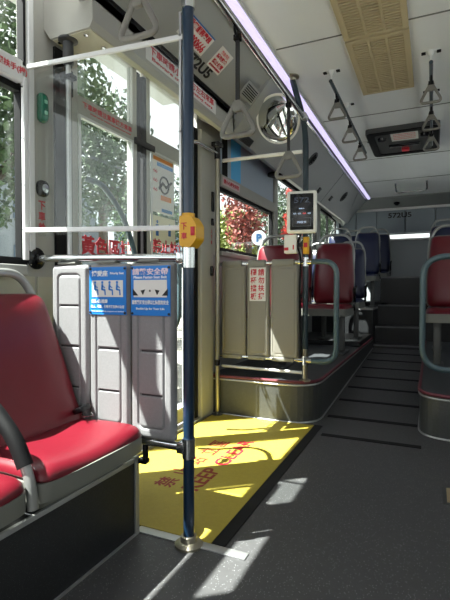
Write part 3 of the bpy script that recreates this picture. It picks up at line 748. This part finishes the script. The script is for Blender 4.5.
# card reader
dx, dy = V((.97, .2, 0)).normalized(), V((0, 0, 1))
t = thing('card_reader', 'white card reader with dark screen on the slate pole', 'card reader', (-.80, 2.93, 1.27))
rc = V((-.785, 2.94, 1.410)); nn = dx.cross(dy)
b = B(); b.obox(rc, dx, dy, .195, .275, .05, .014, 3); ob('housing', b, creamDev, t)
b = B(); b.obox(rc+nn*.026, dx, dy, .15, .235, .004, .003); s = ob('screen', b, screenM, t)
text('572', rc+nn*.0285+dy*.075, dx, dy, .10, .035, mat('lcd_grey', '#4a5468', .4), s)
text('请刷卡'.replace('请', '請'), rc+nn*.0285+dy*.02, dx, dy, .035, .008, scrTxt, s)
for k, m in ((-.045, scrTxt), (-.015, scrTxt), (.018, scrRed), (.048, scrTxt)): text('卡片', rc+nn*.0285+dx*k-dy*.012, dx, dy, .022, .011, m, s)
text('悠遊卡', rc+nn*.0285-dy*.068, dx, dy, .06, .014, scrTxt, s)
b = B(); b.ring([rc+nn*.028+dx*a+dy*c for a, c in ((-.06, -.095), (.06, -.095), (.06, -.04), (-.06, -.04))], [rc+nn*.028+dx*a+dy*c for a, c in ((-.057, -.092), (.057, -.092), (.057, -.043), (-.057, -.043))], nn*.001); ob('card_frame', b, mat('frame_grey', '#5a5f66', .5), s, False)
b = B(); b.obox(rc-nn*.05, dx, dy, .06, .10, .06, .006); ob('bracket', b, greyD, t)
t = thing('ticket_device', 'small cream box below the card reader', 'ticket device', (-.86, 2.99, 1.145))
b = B(); b.box(-.912, -.826, 2.955, 3.01, 1.145, 1.27, .008); ob('housing', b, creamDev, t)
b = B(); b.box(-.908, -.88, 2.951, 2.956, 1.165, 1.185, .001); b.box(-.85, -.842, 2.951, 2.956, 1.17, 1.20, .001); ob_split('slot', b, redP, t)
b = B(); b.box(-.84, -.79, 2.99, 3.02, 1.19, 1.22, .004); ob('bracket', b, greyD, t)
t = thing('stop_bell', 'yellow bell push on the slate pole right under the card reader', 'bell push', (-.77, 3.0, 1.14))
b = B(); b.box(-.79, -.752, 2.985, 3.02, 1.14, 1.255, .006); ob('housing', b, yellowP, t)
b = B(); b.box(-.783, -.758, 2.981, 2.986, 1.185, 1.215, .001); ob('push_button', b, redP, t)
b = B(); b.tube(fillet([(-.80, 2.97, 1.27), (-.83, 2.975, 1.2), (-.80, 2.98, 1.12), (-.815, 3.0, .9), (-.81, 3.0, .6), (-.80, 3.0, .45)], .06), .007, 8); tag(ob('power_cable', b, blackM), 'thin dark cable curling down from the card reader along the pole', 'cable')

# right-hand loop rail
t = thing('loop_rail', 'blue-grey looped rail standing on the right platform in front of the red seat', 'handrail', (.2, 3.1, .265))
b = B(); b.tube(fillet([(.75, 3.08, 1.105), (-.055, 3.08, 1.105), (-.055, 3.08, .41), (.75, 3.08, .41)], .14, 10), .0185, 14); ob('loop', b, loopM, t)
b = B(); b.cyl((.75, 3.08, .265), (.75, 3.08, 2.3), .0195); ob('post', b, slateM, t)

# ------------------------------------------------------------------ hand straps
def strap(label, x, y, ztop, L, group, ry=0, side=1, sc=1.0):
    """triangular grip hanging on a strap; grip plane across the bus"""
    t = thing('hand_strap', label, 'hand strap', (0, 0, 0), group)
    b = B(); b.obox((0, 0, -L/2+.01), (1, 0, 0), (0, 0, 1), .016, L, .004); b.obox((0, .010, -L/2+.01), (1, 0, 0), (0, 0, 1), .016, L, .004); ob('strap', b, webM, t)
    b = B(); b.tube([(0, .03*math.cos(a), .03*math.sin(a)) for a in [i*PI/6 for i in range(12)]], .006, 6, True); b.box(-.016, .016, -.01, .02, -.045, -.02, .004); ob('rail_loop', b, blackM, t)
    tri = rpoly([(-.012, .012), (.012, .012), (.080, -.115), (-.080, -.115)], [.02, .02, .04, .04], 5)
    b = B(); b.tube([(x_*sc, .006, z_*sc-L+.02) for x_, z_ in tri], .0105*sc, 10, True); b.box(-.02, .02, -.006, .018, -L-.005, -L+.045, .006); ob('grip', b, handleM, t)
    t.location = (x, y, ztop); t.rotation_euler = (0, 0, ry); return t
s0 = strap('large near hand strap hanging beside the cover end at the top left', -.975, 1.38, 2.275, .35, 'hand straps', sc=1.12)
b = B(); b.cyl((-.965, .6, 2.29), (-.965, 1.5, 2.29), .014); 
t = thing('strap_rail', 'steel strap rail above the partition screen, mostly above the picture', 'handrail', (-.965, 1.0, 2.29)); ob('rail', b, chromeM, t)
for y in (.65, 1.45):
    b = B(); b.cyl((-.965, y, 2.29), (-.965, y, 2.352), .01); ob('hanger', b, aluM, t)
dup(s0, (-.793, 1.87, 2.045), 'hand strap on the overhead rail in front of the cove vent')
dup(s0, (-.795, 2.66, 2.04), 'hand strap on the overhead rail beneath the round mirror')
def hang_rail(x, y0, y1, lb, hy):
    t = thing('strap_rail', lb, 'handrail', (x, (y0+y1)/2, 2.27), 'ceiling strap rails')
    b = B(); b.cyl((x, y0, 2.27), (x, y1, 2.27), .012); ob('rail', b, slateM, t)
    for y in hy:
        b = B(); b.cyl((x, y, 2.27), (x, y, 2.352), .008); b.box(x-.05, x+.05, y-.012, y+.012, 2.34, 2.352, .004); b.lathe((x, y, 2.35), (0, 0, -1), [(.022, 0), (.018, .02), (.01, .03)], 16); ob('hanger', b, whiteAlu, t)
        b = B(); b.box(x-.055, x-.03, y-.014, y+.014, 2.336, 2.345, .003); b.box(x+.03, x+.055, y-.014, y+.014, 2.336, 2.345, .003); ob('hanger_cap', b, blackM, t)
hang_rail(-.62, 3.03, 4.75, 'left of the two rails hanging from the ceiling past the beige vents', (3.06, 3.65, 4.65))
hang_rail(-.02, 3.03, 4.75, 'right-hand strap rail hanging from the ceiling at the picture edge', (3.06, 3.65, 4.65))
s1 = strap('nearest hand strap on the left ceiling rail', -.62, 3.25, 2.255, .075, 'hand straps', sc=.85)
dup(s1, (-.62, 3.80, 2.255), 'middle hand strap of the left ceiling rail')
dup(s1, (-.62, 4.36, 2.255), 'farthest hand strap on the left ceiling rail, beside the roof hatch')
dup(s1, (-.02, 3.22, 2.255), 'nearest hand strap on the right ceiling rail')
dup(s1, (-.02, 3.76, 2.255), 'middle hand strap of the right ceiling rail')
dup(s1, (-.02, 4.30, 2.255), 'farthest hand strap on the right ceiling rail, overlapping the roof hatch')

# ------------------------------------------------------------------ ceiling vents, hatch, rear grab handle
def acvent(y0, y1, lb):
    x0, x1 = -.475, -.13
    t = thing('ceiling_vent', lb, 'vent', ((x0+x1)/2, (y0+y1)/2, 2.33), 'beige air intake vents on the ceiling')
    b = B(); b.ring([(x0, y0, 2.33), (x1, y0, 2.33), (x1, y1, 2.33), (x0, y1, 2.33)], [(x0+.025, y0+.025, 2.33), (x1-.025, y0+.025, 2.33), (x1-.025, y1-.025, 2.33), (x0+.025, y1-.025, 2.33)], (0, 0, .02)); ob('frame', b, acM, t, False)
    w = (x1-x0-.05)/3
    for k in range(3):
        a = x0+.025+k*w+.006; c = a+w-.012; b = B()
        n = 26
        for j in range(n):
            yy = y0+.03+(y1-y0-.06)*(j+.5)/n
            b.box(a, c, yy-.008, yy+.006, 2.334, 2.345)
        b.box(a-.006, a, y0+.025, y1-.025, 2.331, 2.35); b.box(c, c+.006, y0+.025, y1-.025, 2.331, 2.35)
        g = ob('grille', b, acM, t, False)
        b = B(); b.box(a, c, y0+.026, y1-.026, 2.346, 2.3495); ob('backing', b, acD, g, False)
acvent(1.99, 2.70, 'nearer beige slatted ceiling vent, cut by the top of the picture')
acvent(2.72, 3.50, 'farther beige slatted ceiling vent, seen whole')
t = thing('roof_hatch', 'black-framed roof hatch with white notice on the ceiling', 'hatch', (-.26, 4.68, 2.3))
b = B(); b.prism([(x, y, 2.31) for x, y in rpoly([(-.57, 4.3), (.05, 4.3), (.05, 5.08), (-.57, 5.08)], .05)], (0, 0, .045)); ob('frame', b, greyD, t)
b = B(); b.ring([(x, y, 2.30) for x, y in rpoly([(-.56, 4.31), (.04, 4.31), (.04, 5.07), (-.56, 5.07)], .05)], [(x, y, 2.30) for x, y in rpoly([(-.50, 4.37), (-.02, 4.37), (-.02, 5.01), (-.50, 5.01)], .05)], (0, 0, .012)); ob('frame_lip', b, blackM, t)
b = B(); b.box(-.40, -.12, 4.72, 4.78, 2.295, 2.312, .006); b.lathe((-.44, 4.5, 2.31), (0, 0, -1), [(.04, 0), (.035, .02), (0, .022)]); b.lathe((-.08, 4.5, 2.31), (0, 0, -1), [(.04, 0), (.035, .02), (0, .022)]); ob_split('latch_bar', b, blackG, t)
b = B(); b.box(-.29, -.22, 4.84, 4.91, 2.28, 2.31, .008); ob('release_handle', b, redP, t, label='red release handle')
b = B(); b.box(-.36, -.13, 4.36, 4.6, 2.302, 2.31); s = ob('notice', b, whiteM, t, False)
for k in range(4): text('緊急時請旋轉把手推開車頂窗', (-.245, 4.41+k*.045, 2.302), (1, 0, 0), (0, 1, 0), .19, .022, pinkP, s, d=-.001)
b = B(); b.lathe((-.27, 5.09, 2.335), (0, 0, -1), [(.05, 0), (.04, .02), (0, .03)]); ob('indicator', b, greenM, t)
b = B(); b.tube(fillet([(-.47, 6.6, 2.352), (-.47, 6.8, 2.26), (-.08, 6.8, 2.26), (-.08, 6.6, 2.352)], .05), .012, 10); tag(ob('rear_grab_handle', b, chromeM), 'U-shaped chrome grab handle on the ceiling near the rear', 'grab handle')

# ------------------------------------------------------------------ forward-facing bus seats (facing the camera)
def bus_seat(label, vinyl, group, lx):
    """origin at floor, centre of seat; faces -Y; lx: side of the belt buckle"""
    t = thing('bus_seat', label, 'seat', (0, 0, 0), group)
    out = densify(rpoly([(-.2, 0), (.2, 0), (.205, .25), (.175, .60), (-.175, .60), (-.205, .25)], [.05, .05, .05, .06, .06, .05]), .04)
    def Fb(a, c, d): return V((a, .05+c*.16-d*1.0-.03*math.cos(a*6)+.10*(a*a), .47+c))
    b = B(); b.pad(out, Fb, .0, .045, rings=8); ob('backrest', b, vinyl, t)
    b = B(); b.pad(out, lambda a, c, d: Fb(a*1.04, c*1.02-.005, -d-.004), .0, .02, rings=4); ob('back_shell', b, shellM, t)
    o2 = densify(rpoly([(-.205, -.42), (.205, -.42), (.21, .02), (-.21, .02)], .06), .04)
    b = B(); b.pad(o2, lambda a, c, d: V((a, c, .435+d-.02*math.cos(a*6)+.3*a*a*.5+.03*(-c/.42)**4*-1)), 0, .05, rings=8); ob('cushion', b, vinyl, t)
    b = B(); b.prism([(x*1.04, y*1.03-.01, .365) for x, y in rpoly([(-.205, -.42), (.205, -.42), (.21, .06), (-.21, .06)], .06)], (0, 0, .065)); ob('seat_pan', b, shellM, t)
    b = B(); b.tube(fillet([(-.19, .09, .66), (-.19, .15, 1.02), (-.13, .165, 1.16), (.13, .165, 1.16), (.19, .15, 1.02), (.19, .09, .66)], .09, 8), .014, 10); ob('grab_handle', b, tubeM, t)
    b = B(); b.box(-.03+.12*lx, .03+.12*lx, -.16, -.11, 0, .37, .008); b.box(-.05+.12*lx, .05+.12*lx, -.3, .02, 0, .02, .005); ob('leg', b, mat('seat_leg_grey', '#5f6160', .45, .3), t)
    b = B(); b.box(.215*lx-.012, .215*lx+.012, -.02, .04, .40, .50, .008); b.obox((.225*lx, -.02, .56), (0, 1, .3), (0, -.3, 1), .05, .14, .022, .004); b.tube([(.225*lx, .02, .58), (.23*lx, .07, .64), (.22*lx, .1, .62)], .008, 8); ob('belt_buckle', b, blackG, t)
    return t
R = bus_seat('red seat on the aisle side behind the left partition', redM, 'red forward seats', 1)
R.location = (-.93, 4.68, .28); R.scale = (1, 1, 1.03)
dup(R, (-1.312, 4.68, .28), 'red window-side seat mostly hidden behind the left partition').scale = (.72, 1, 1.03)
dup(R, (-1.215, 3.66, .28), 'red window-side seat right behind the left partition, its top showing above the grey panels').scale = (1, 1, .94)
R2 = bus_seat('red seat behind the looped rail on the right platform', redM, 'red forward seats', -1); R2.location = (.16, 4.3, .27); R2.scale = (1, 1, 1.03)
Bl = bus_seat('blue aisle seat directly behind the red seat on the left', bluM, 'blue forward seats', 1)
Bl.location = (-.915, 5.62, .33); Bl.scale = (.87, 1, 1)
b = B(); b.box(WX, -.72, 5.12, 6.15, .28, .33, .004); struct('trim_11', b, riserM)
dup(Bl, (-1.293, 5.62, .33), 'blue window-side seat directly behind the red seats on the left')
dup(Bl, (-.87, 6.80, .66), 'blue aisle seat on the raised rear deck, left of the steps')
dup(Bl, (-1.27, 6.80, .66), 'blue window-side seat at the near edge of the raised rear deck')
b = B(); b.box(WX, -.59, 7.1, YB, .66, .72, .004); struct('trim_12', b, riserM)
dup(Bl, (-.795, 7.60, .72), 'last blue aisle seat beside the rear wall on the left')
dup(Bl, (-1.2, 7.60, .72), 'last blue window-side seat in the rear left corner')
B2 = bus_seat('blue seat behind the red seat on the right platform', bluM, 'blue forward seats', -1); B2.location = (.17, 5.5, .265); B2.scale = (1, 1, 1.04)
dup(B2, (.16, 6.80, .66), 'blue seat on the raised rear deck at the right picture edge')

# ------------------------------------------------------------------ side-facing seats on the left
b = B(); b.box(WX, -.985, -1.2, 1.375, 0, .284); q = struct('trim_9', b, riserM)
b = B(); b.box(-.992, -.981, -1.2, 1.38, .270, .286, .002); b.box(-.992, -.978, 1.362, 1.384, 0, .29, .002); b.box(-.987, -.979, -1.2, 1.38, 0, .008); struct('plinth_edge', b, aluM, q)
def side_seat(label, group):
    """origin: centre of seat (y), wall side x=-1.2; faces +X"""
    t = thing('side_seat', label, 'seat', (0, 0, 0), group)
    out = densify(rpoly([(-.225, 0), (.225, 0), (.222, .2), (.192, .50), (-.192, .50), (-.222, .2)], [.05, .05, .1, .045, .045, .1]), .03)
    def Fb(a, c, d): return V((-.085-.16*c/.5+d+.03*(1-math.cos(a*6.5))+.03*max(0, 1-c/.12)**2, a, .385+c))
    b = B(); b.pad(out, Fb, 0, .045, rings=9); ob('backrest', b, redM, t)
    b = B(); b.pad(out, lambda a, c, d: Fb(a*1.045, c*1.01-.003, -d-.006), 0, .02, rings=5); ob('back_shell', b, shellM, t)
    o2 = densify(rpoly([(-.14, -.225), (.232, -.24), (.24, -.10), (.24, .10), (.232, .24), (-.14, .225)], [.03, .05, .1, .1, .05, .03]), .03)
    b = B(); b.pad(o2, lambda a, c, d: V((a, c,   .364+d+.010*math.sin((a+.1)*8)-.010*math.cos(c*11)+.006)), 0, .042, rings=10, p=7); ob('cushion', b, redM, t)
    o3 = rpoly([(-.20, -.232), (.232, -.244), (.243, -.10), (.243, .10), (.232, .244), (-.20, .232)], [.02, .05, .1, .1, .05, .02])
    b = B(); b.prism([(x, y, .325) for x, y in o3], (0, 0, .052)); b.prism([(x*.9-.03, y*.85, .284) for x, y in o3], (0, 0, .045)); ob('seat_pan', b, mat('side_seat_shell', '#74756e', .45), t)
    b = B(); b.tube(fillet([(-.18, -.205, .62), (-.245, -.185, .86), (-.27, -.13, .965), (-.27, .13, .965), (-.245, .185, .86), (-.18, .205, .62)], .07, 8), .016, 12); ob('grab_handle', b, tubeM, t)
    # belt buckle at the rear corner
    b = B(); b.obox((-.02, .185, .455), (1, -.4, .35), (0, 1, .2), .085, .05, .022, .005); k = ob('belt_buckle', b, blackG, t)
    b = B(); b.tube([(.01, .16, .446), (.04, .135, .445), (.055, .165, .445), (.03, .185, .447)], .003, 6); ob('tongue', b, chromeM, k)
    return t
S = side_seat('red side-facing seat against the left wall beside the grey partition', 'red side seats')
S.location = (-1.172, 1.130, 0)
dup(S, (-1.18, .622, 0), 'red side-facing seat nearest the camera, cut by the lower left corner')
t = thing('armrest', 'curved grey armrest tube with black grip between the two side seats', 'armrest', (-1.1, .873, .3))
b = B(); b.tube(fillet([(-1.42, .873, .60), (-1.13, .873, .60), (-1.02, .873, .50), (-.965, .873, .40), (-.955, .873, .32)], .08, 8), .0145, 12); ob('tube', b, tubeM, t)
b = B(); b.tube(fillet([(-1.33, .873, .60), (-1.13, .873, .60), (-1.02, .873, .50), (-.982, .873, .43)], .08, 8), .022, 14); ob('grip', b, blackM, t)

# ------------------------------------------------------------------ OUTSIDE
b = B(); b.box(-60, 30, -40, 60, -.42, -.35); struct('ground', b, asphM)
b = B(); b.box(-9, -2.6, -30, 60, -.36, -.22); struct('pavement', b, pavM)
def foliage(b, c, r, n, size, rnd):
    c = V(c)
    for _ in range(n):
        while True:
            p = V((rnd.uniform(-1, 1), rnd.uniform(-1, 1), rnd.uniform(-1, 1)))
            if .35 < p.length < 1: break
        q = c+V((p.x*r[0], p.y*r[1], p.z*r[2]))
        a = V((rnd.gauss(0, 1), rnd.gauss(0, 1), rnd.gauss(0, 1))).normalized(); e = a.cross(V((rnd.gauss(0, 1), rnd.gauss(0, 1), rnd.gauss(0, 1)))).normalized()
        s = size*rnd.uniform(.6, 1.3)
        b.add([q-a*s, q+e*s*.5, q+a*s, q-e*s*.5], [(0, 1, 2, 3)])
def tree(label, x, y, h, cr, m, seed, n=5, ln=1100, leaf=.06):
    rnd = random.Random(seed); t = thing('tree', label, 'tree', (x, y, -.3), 'trees along the pavement')
    b = B(); b.tube([(x, y, -.3), (x+.05, y, h*.3), (x-.05, y+.08, h*.6), (x, y, h*.85)], [.13, .11, .08, .04], 8)
    for k in range(4):
        a = rnd.uniform(0, 6.28); b.tube([(x, y, h*.5), (x+math.cos(a)*cr*.4, y+math.sin(a)*cr*.4, h*.75)], [.05, .02], 6)
    ob('trunk', b, barkM, t)
    b = B()
    for k in range(n):
        a = rnd.uniform(0, 6.28); rr = rnd.uniform(0, cr*.6)
        foliage(b, (x+math.cos(a)*rr, y+math.sin(a)*rr, h*rnd.uniform(.6, 1)), (cr*.6, cr*.6, cr*.5), ln, leaf, rnd)
    ob('crown', b, m, t, False)
tree('green tree seen through the leftmost window', -5.0, 3.8, 3.9, 1.7, leafG, 1, n=7)
tree('leafy green tree seen through the near door leaf', -6.2, 7.5, 4.5, 1.5, leafD, 2, n=6)
tree('dark tree seen through the far door leaf', -7.0, 10.4, 4.2, 1.5, leafG, 3, n=5)
tree('yellow-green tree seen through the window behind the door', -5.6, 12.6, 2.9, 1.2, leafY, 4, n=6)
tree('red-leaved tree seen through the window behind the door', -4.3, 10.9, 3.7, .75, leafR, 5, n=6, ln=260)
tree('dark green tree seen through the rear side windows', -4.6, 15.6, 4.2, 1.9, leafD, 6, n=8)
tree('green tree farthest along the pavement', -4.5, 21.5, 4.4, 1.9, leafG, 8, n=7)
tree('slim tree with bright red flowers outside the rear side window', -3.3, 11.9, 3.9, .55, mat('leaf_bright_red', '#b5382c', .5, noise=.4, scale=3), 14, n=4, ln=420)
def shrub(label, x, y, r, m, seed, cat='shrub'):
    rnd = random.Random(seed); b = B()
    foliage(b, (x, y, -.2+r[2]*.8), r, int(2600*max(.5, r[1])), .04, rnd)
    tag(ob('shrub', b, m, smooth=False), label, cat)
shrub('bright green clipped hedge outside the leftmost window', -4.4, 3.6, (.35, 1.5, .75), hedgeM, 11, 'hedge')
shrub('yellow-green bush outside the window behind the door', -5.0, 10.2, (.5, .7, 1.25), leafY, 12)
shrub('dark bush beneath the red-leaved tree', -4.2, 12.3, (.5, .7, 1.3), leafD, 13)
def building(label, x0, x1, y0, y1, h, m, rows, cols):
    t = thing('building', label, 'building', (x1, (y0+y1)/2, -.3))
    b = B(); b.box(x0, x1, y0, y1, -.35, h); ob('wall', b, m, t, False)
    for i in range(rows):
        for j in range(cols):
            yy = y0+(y1-y0)*(j+.5)/cols; zz = .2+(h-.6)*(i+.5)/rows
            b = B(); b.box(x1, x1+.05, yy-(y1-y0)/cols*.34, yy+(y1-y0)/cols*.34, zz-(h/rows)*.3, zz+(h/rows)*.3); ob('window', b, bldW, t, False)
building('pale grey building across the pavement behind the trees', -20, -13, -6, 13.5, 6.0, bldM, 2, 7)
building('white low building farther along the street', -18, -11, 14, 24, 5.0, mat('white_building', '#868e94', .6), 1, 5)
building('glass-fronted hall beyond the near trees', -26, -14.5, 26, 60, 6, mat('hall_wall', '#76828a', .5), 2, 8)
b = B()
for k in range(14): b.box(-3.55, -3.51, 8.0+k*.13, 8.04+k*.13, -.22, .72)
b.box(-3.56, -3.50, 7.95, 9.8, .68, .76); b.box(-3.56, -3.50, 7.95, 9.8, .1, .16)
tag(ob('railing', b, whiteM, smooth=False), 'low white railing outside below the parking sign', 'railing')
# parking sign
pc = V((-5.03, 13.45, 2.42))*1
t = thing('parking_sign', 'round white parking sign with a blue P outside the window', 'sign', (pc.x, pc.y, -.22))
fn = (V((0, 0, .9))-pc); fn.z = 0; fn.normalize(); fr_ = fn.cross(V((0, 0, -1))).normalized()
pc = V((-3.13, 8.49, 1.93)); R_ = .145
fn = (V((0, 0, .9))-pc); fn.z = 0; fn.normalize(); sr = V((0, 0, 1)).cross(fn).normalized()
b = B(); b.lathe(pc, fn, [(0, -.012), (R_, -.012), (R_, .012), (0, .012)], 36); ob('sign_disc', b, mat('sign_grey_white', '#cfd6da', .5), t)
b = B(); b.cyl((pc.x-fn.x*.035, pc.y-fn.y*.035, -.22), (pc.x-fn.x*.035, pc.y-fn.y*.035, pc.z+.1), .03); ob('post', b, greyD, t)
text('P', pc+fn*.014, sr, (0, 0, 1), .11, .165, mat('sign_p_blue', '#1d4f7c', .5), t, off=.06, d=.004)

# ------------------------------------------------------------------ light and camera
w = bpy.data.worlds.new('World'); bpy.context.scene.world = w; w.use_nodes = True; nt = w.node_tree
sky = nt.nodes.new('ShaderNodeTexSky'); sky.sky_type = 'NISHITA'; sky.sun_disc = False; sky.sun_elevation = math.radians(60); sky.sun_rotation = math.radians(250); sky.dust_density = 1; sky.air_density = 1.2
hs = nt.nodes.new('ShaderNodeHueSaturation'); hs.inputs['Saturation'].default_value = .1; nt.links.new(sky.outputs[0], hs.inputs['Color']); nt.links.new(hs.outputs[0], nt.nodes['Background'].inputs[0]); nt.nodes['Background'].inputs[1].default_value = .19
sd = V((.47, .385, -1))
l = bpy.data.lights.new('sun', 'SUN'); l.energy = 19; l.angle = math.radians(.53); l.color = (1, .96, .9)
o = bpy.data.objects.new('sun', l); C.objects.link(o); o.rotation_euler = sd.to_track_quat('-Z', 'Y').to_euler(); o.location = (-8, -3, 10)
cam = bpy.data.cameras.new('camera'); cam.sensor_fit = 'HORIZONTAL'; cam.sensor_width = 36; cam.lens = 36*455/450; cam.clip_start = .02
o = bpy.data.objects.new('camera', cam); C.objects.link(o); o.location = (0, 0, .9); o.rotation_euler = (math.radians(90-1.26), 0, math.radians(24.5))
sc = bpy.context.scene; sc.camera = o
sc.view_settings.view_transform = 'Standard'; sc.view_settings.look = 'None'; sc.view_settings.gamma = 1; sc.view_settings.exposure = 0.95
sc.cycles.max_bounces = 12; sc.cycles.transparent_max_bounces = 24; sc.cycles.diffuse_bounces = 6
sc.cycles.use_denoising = True
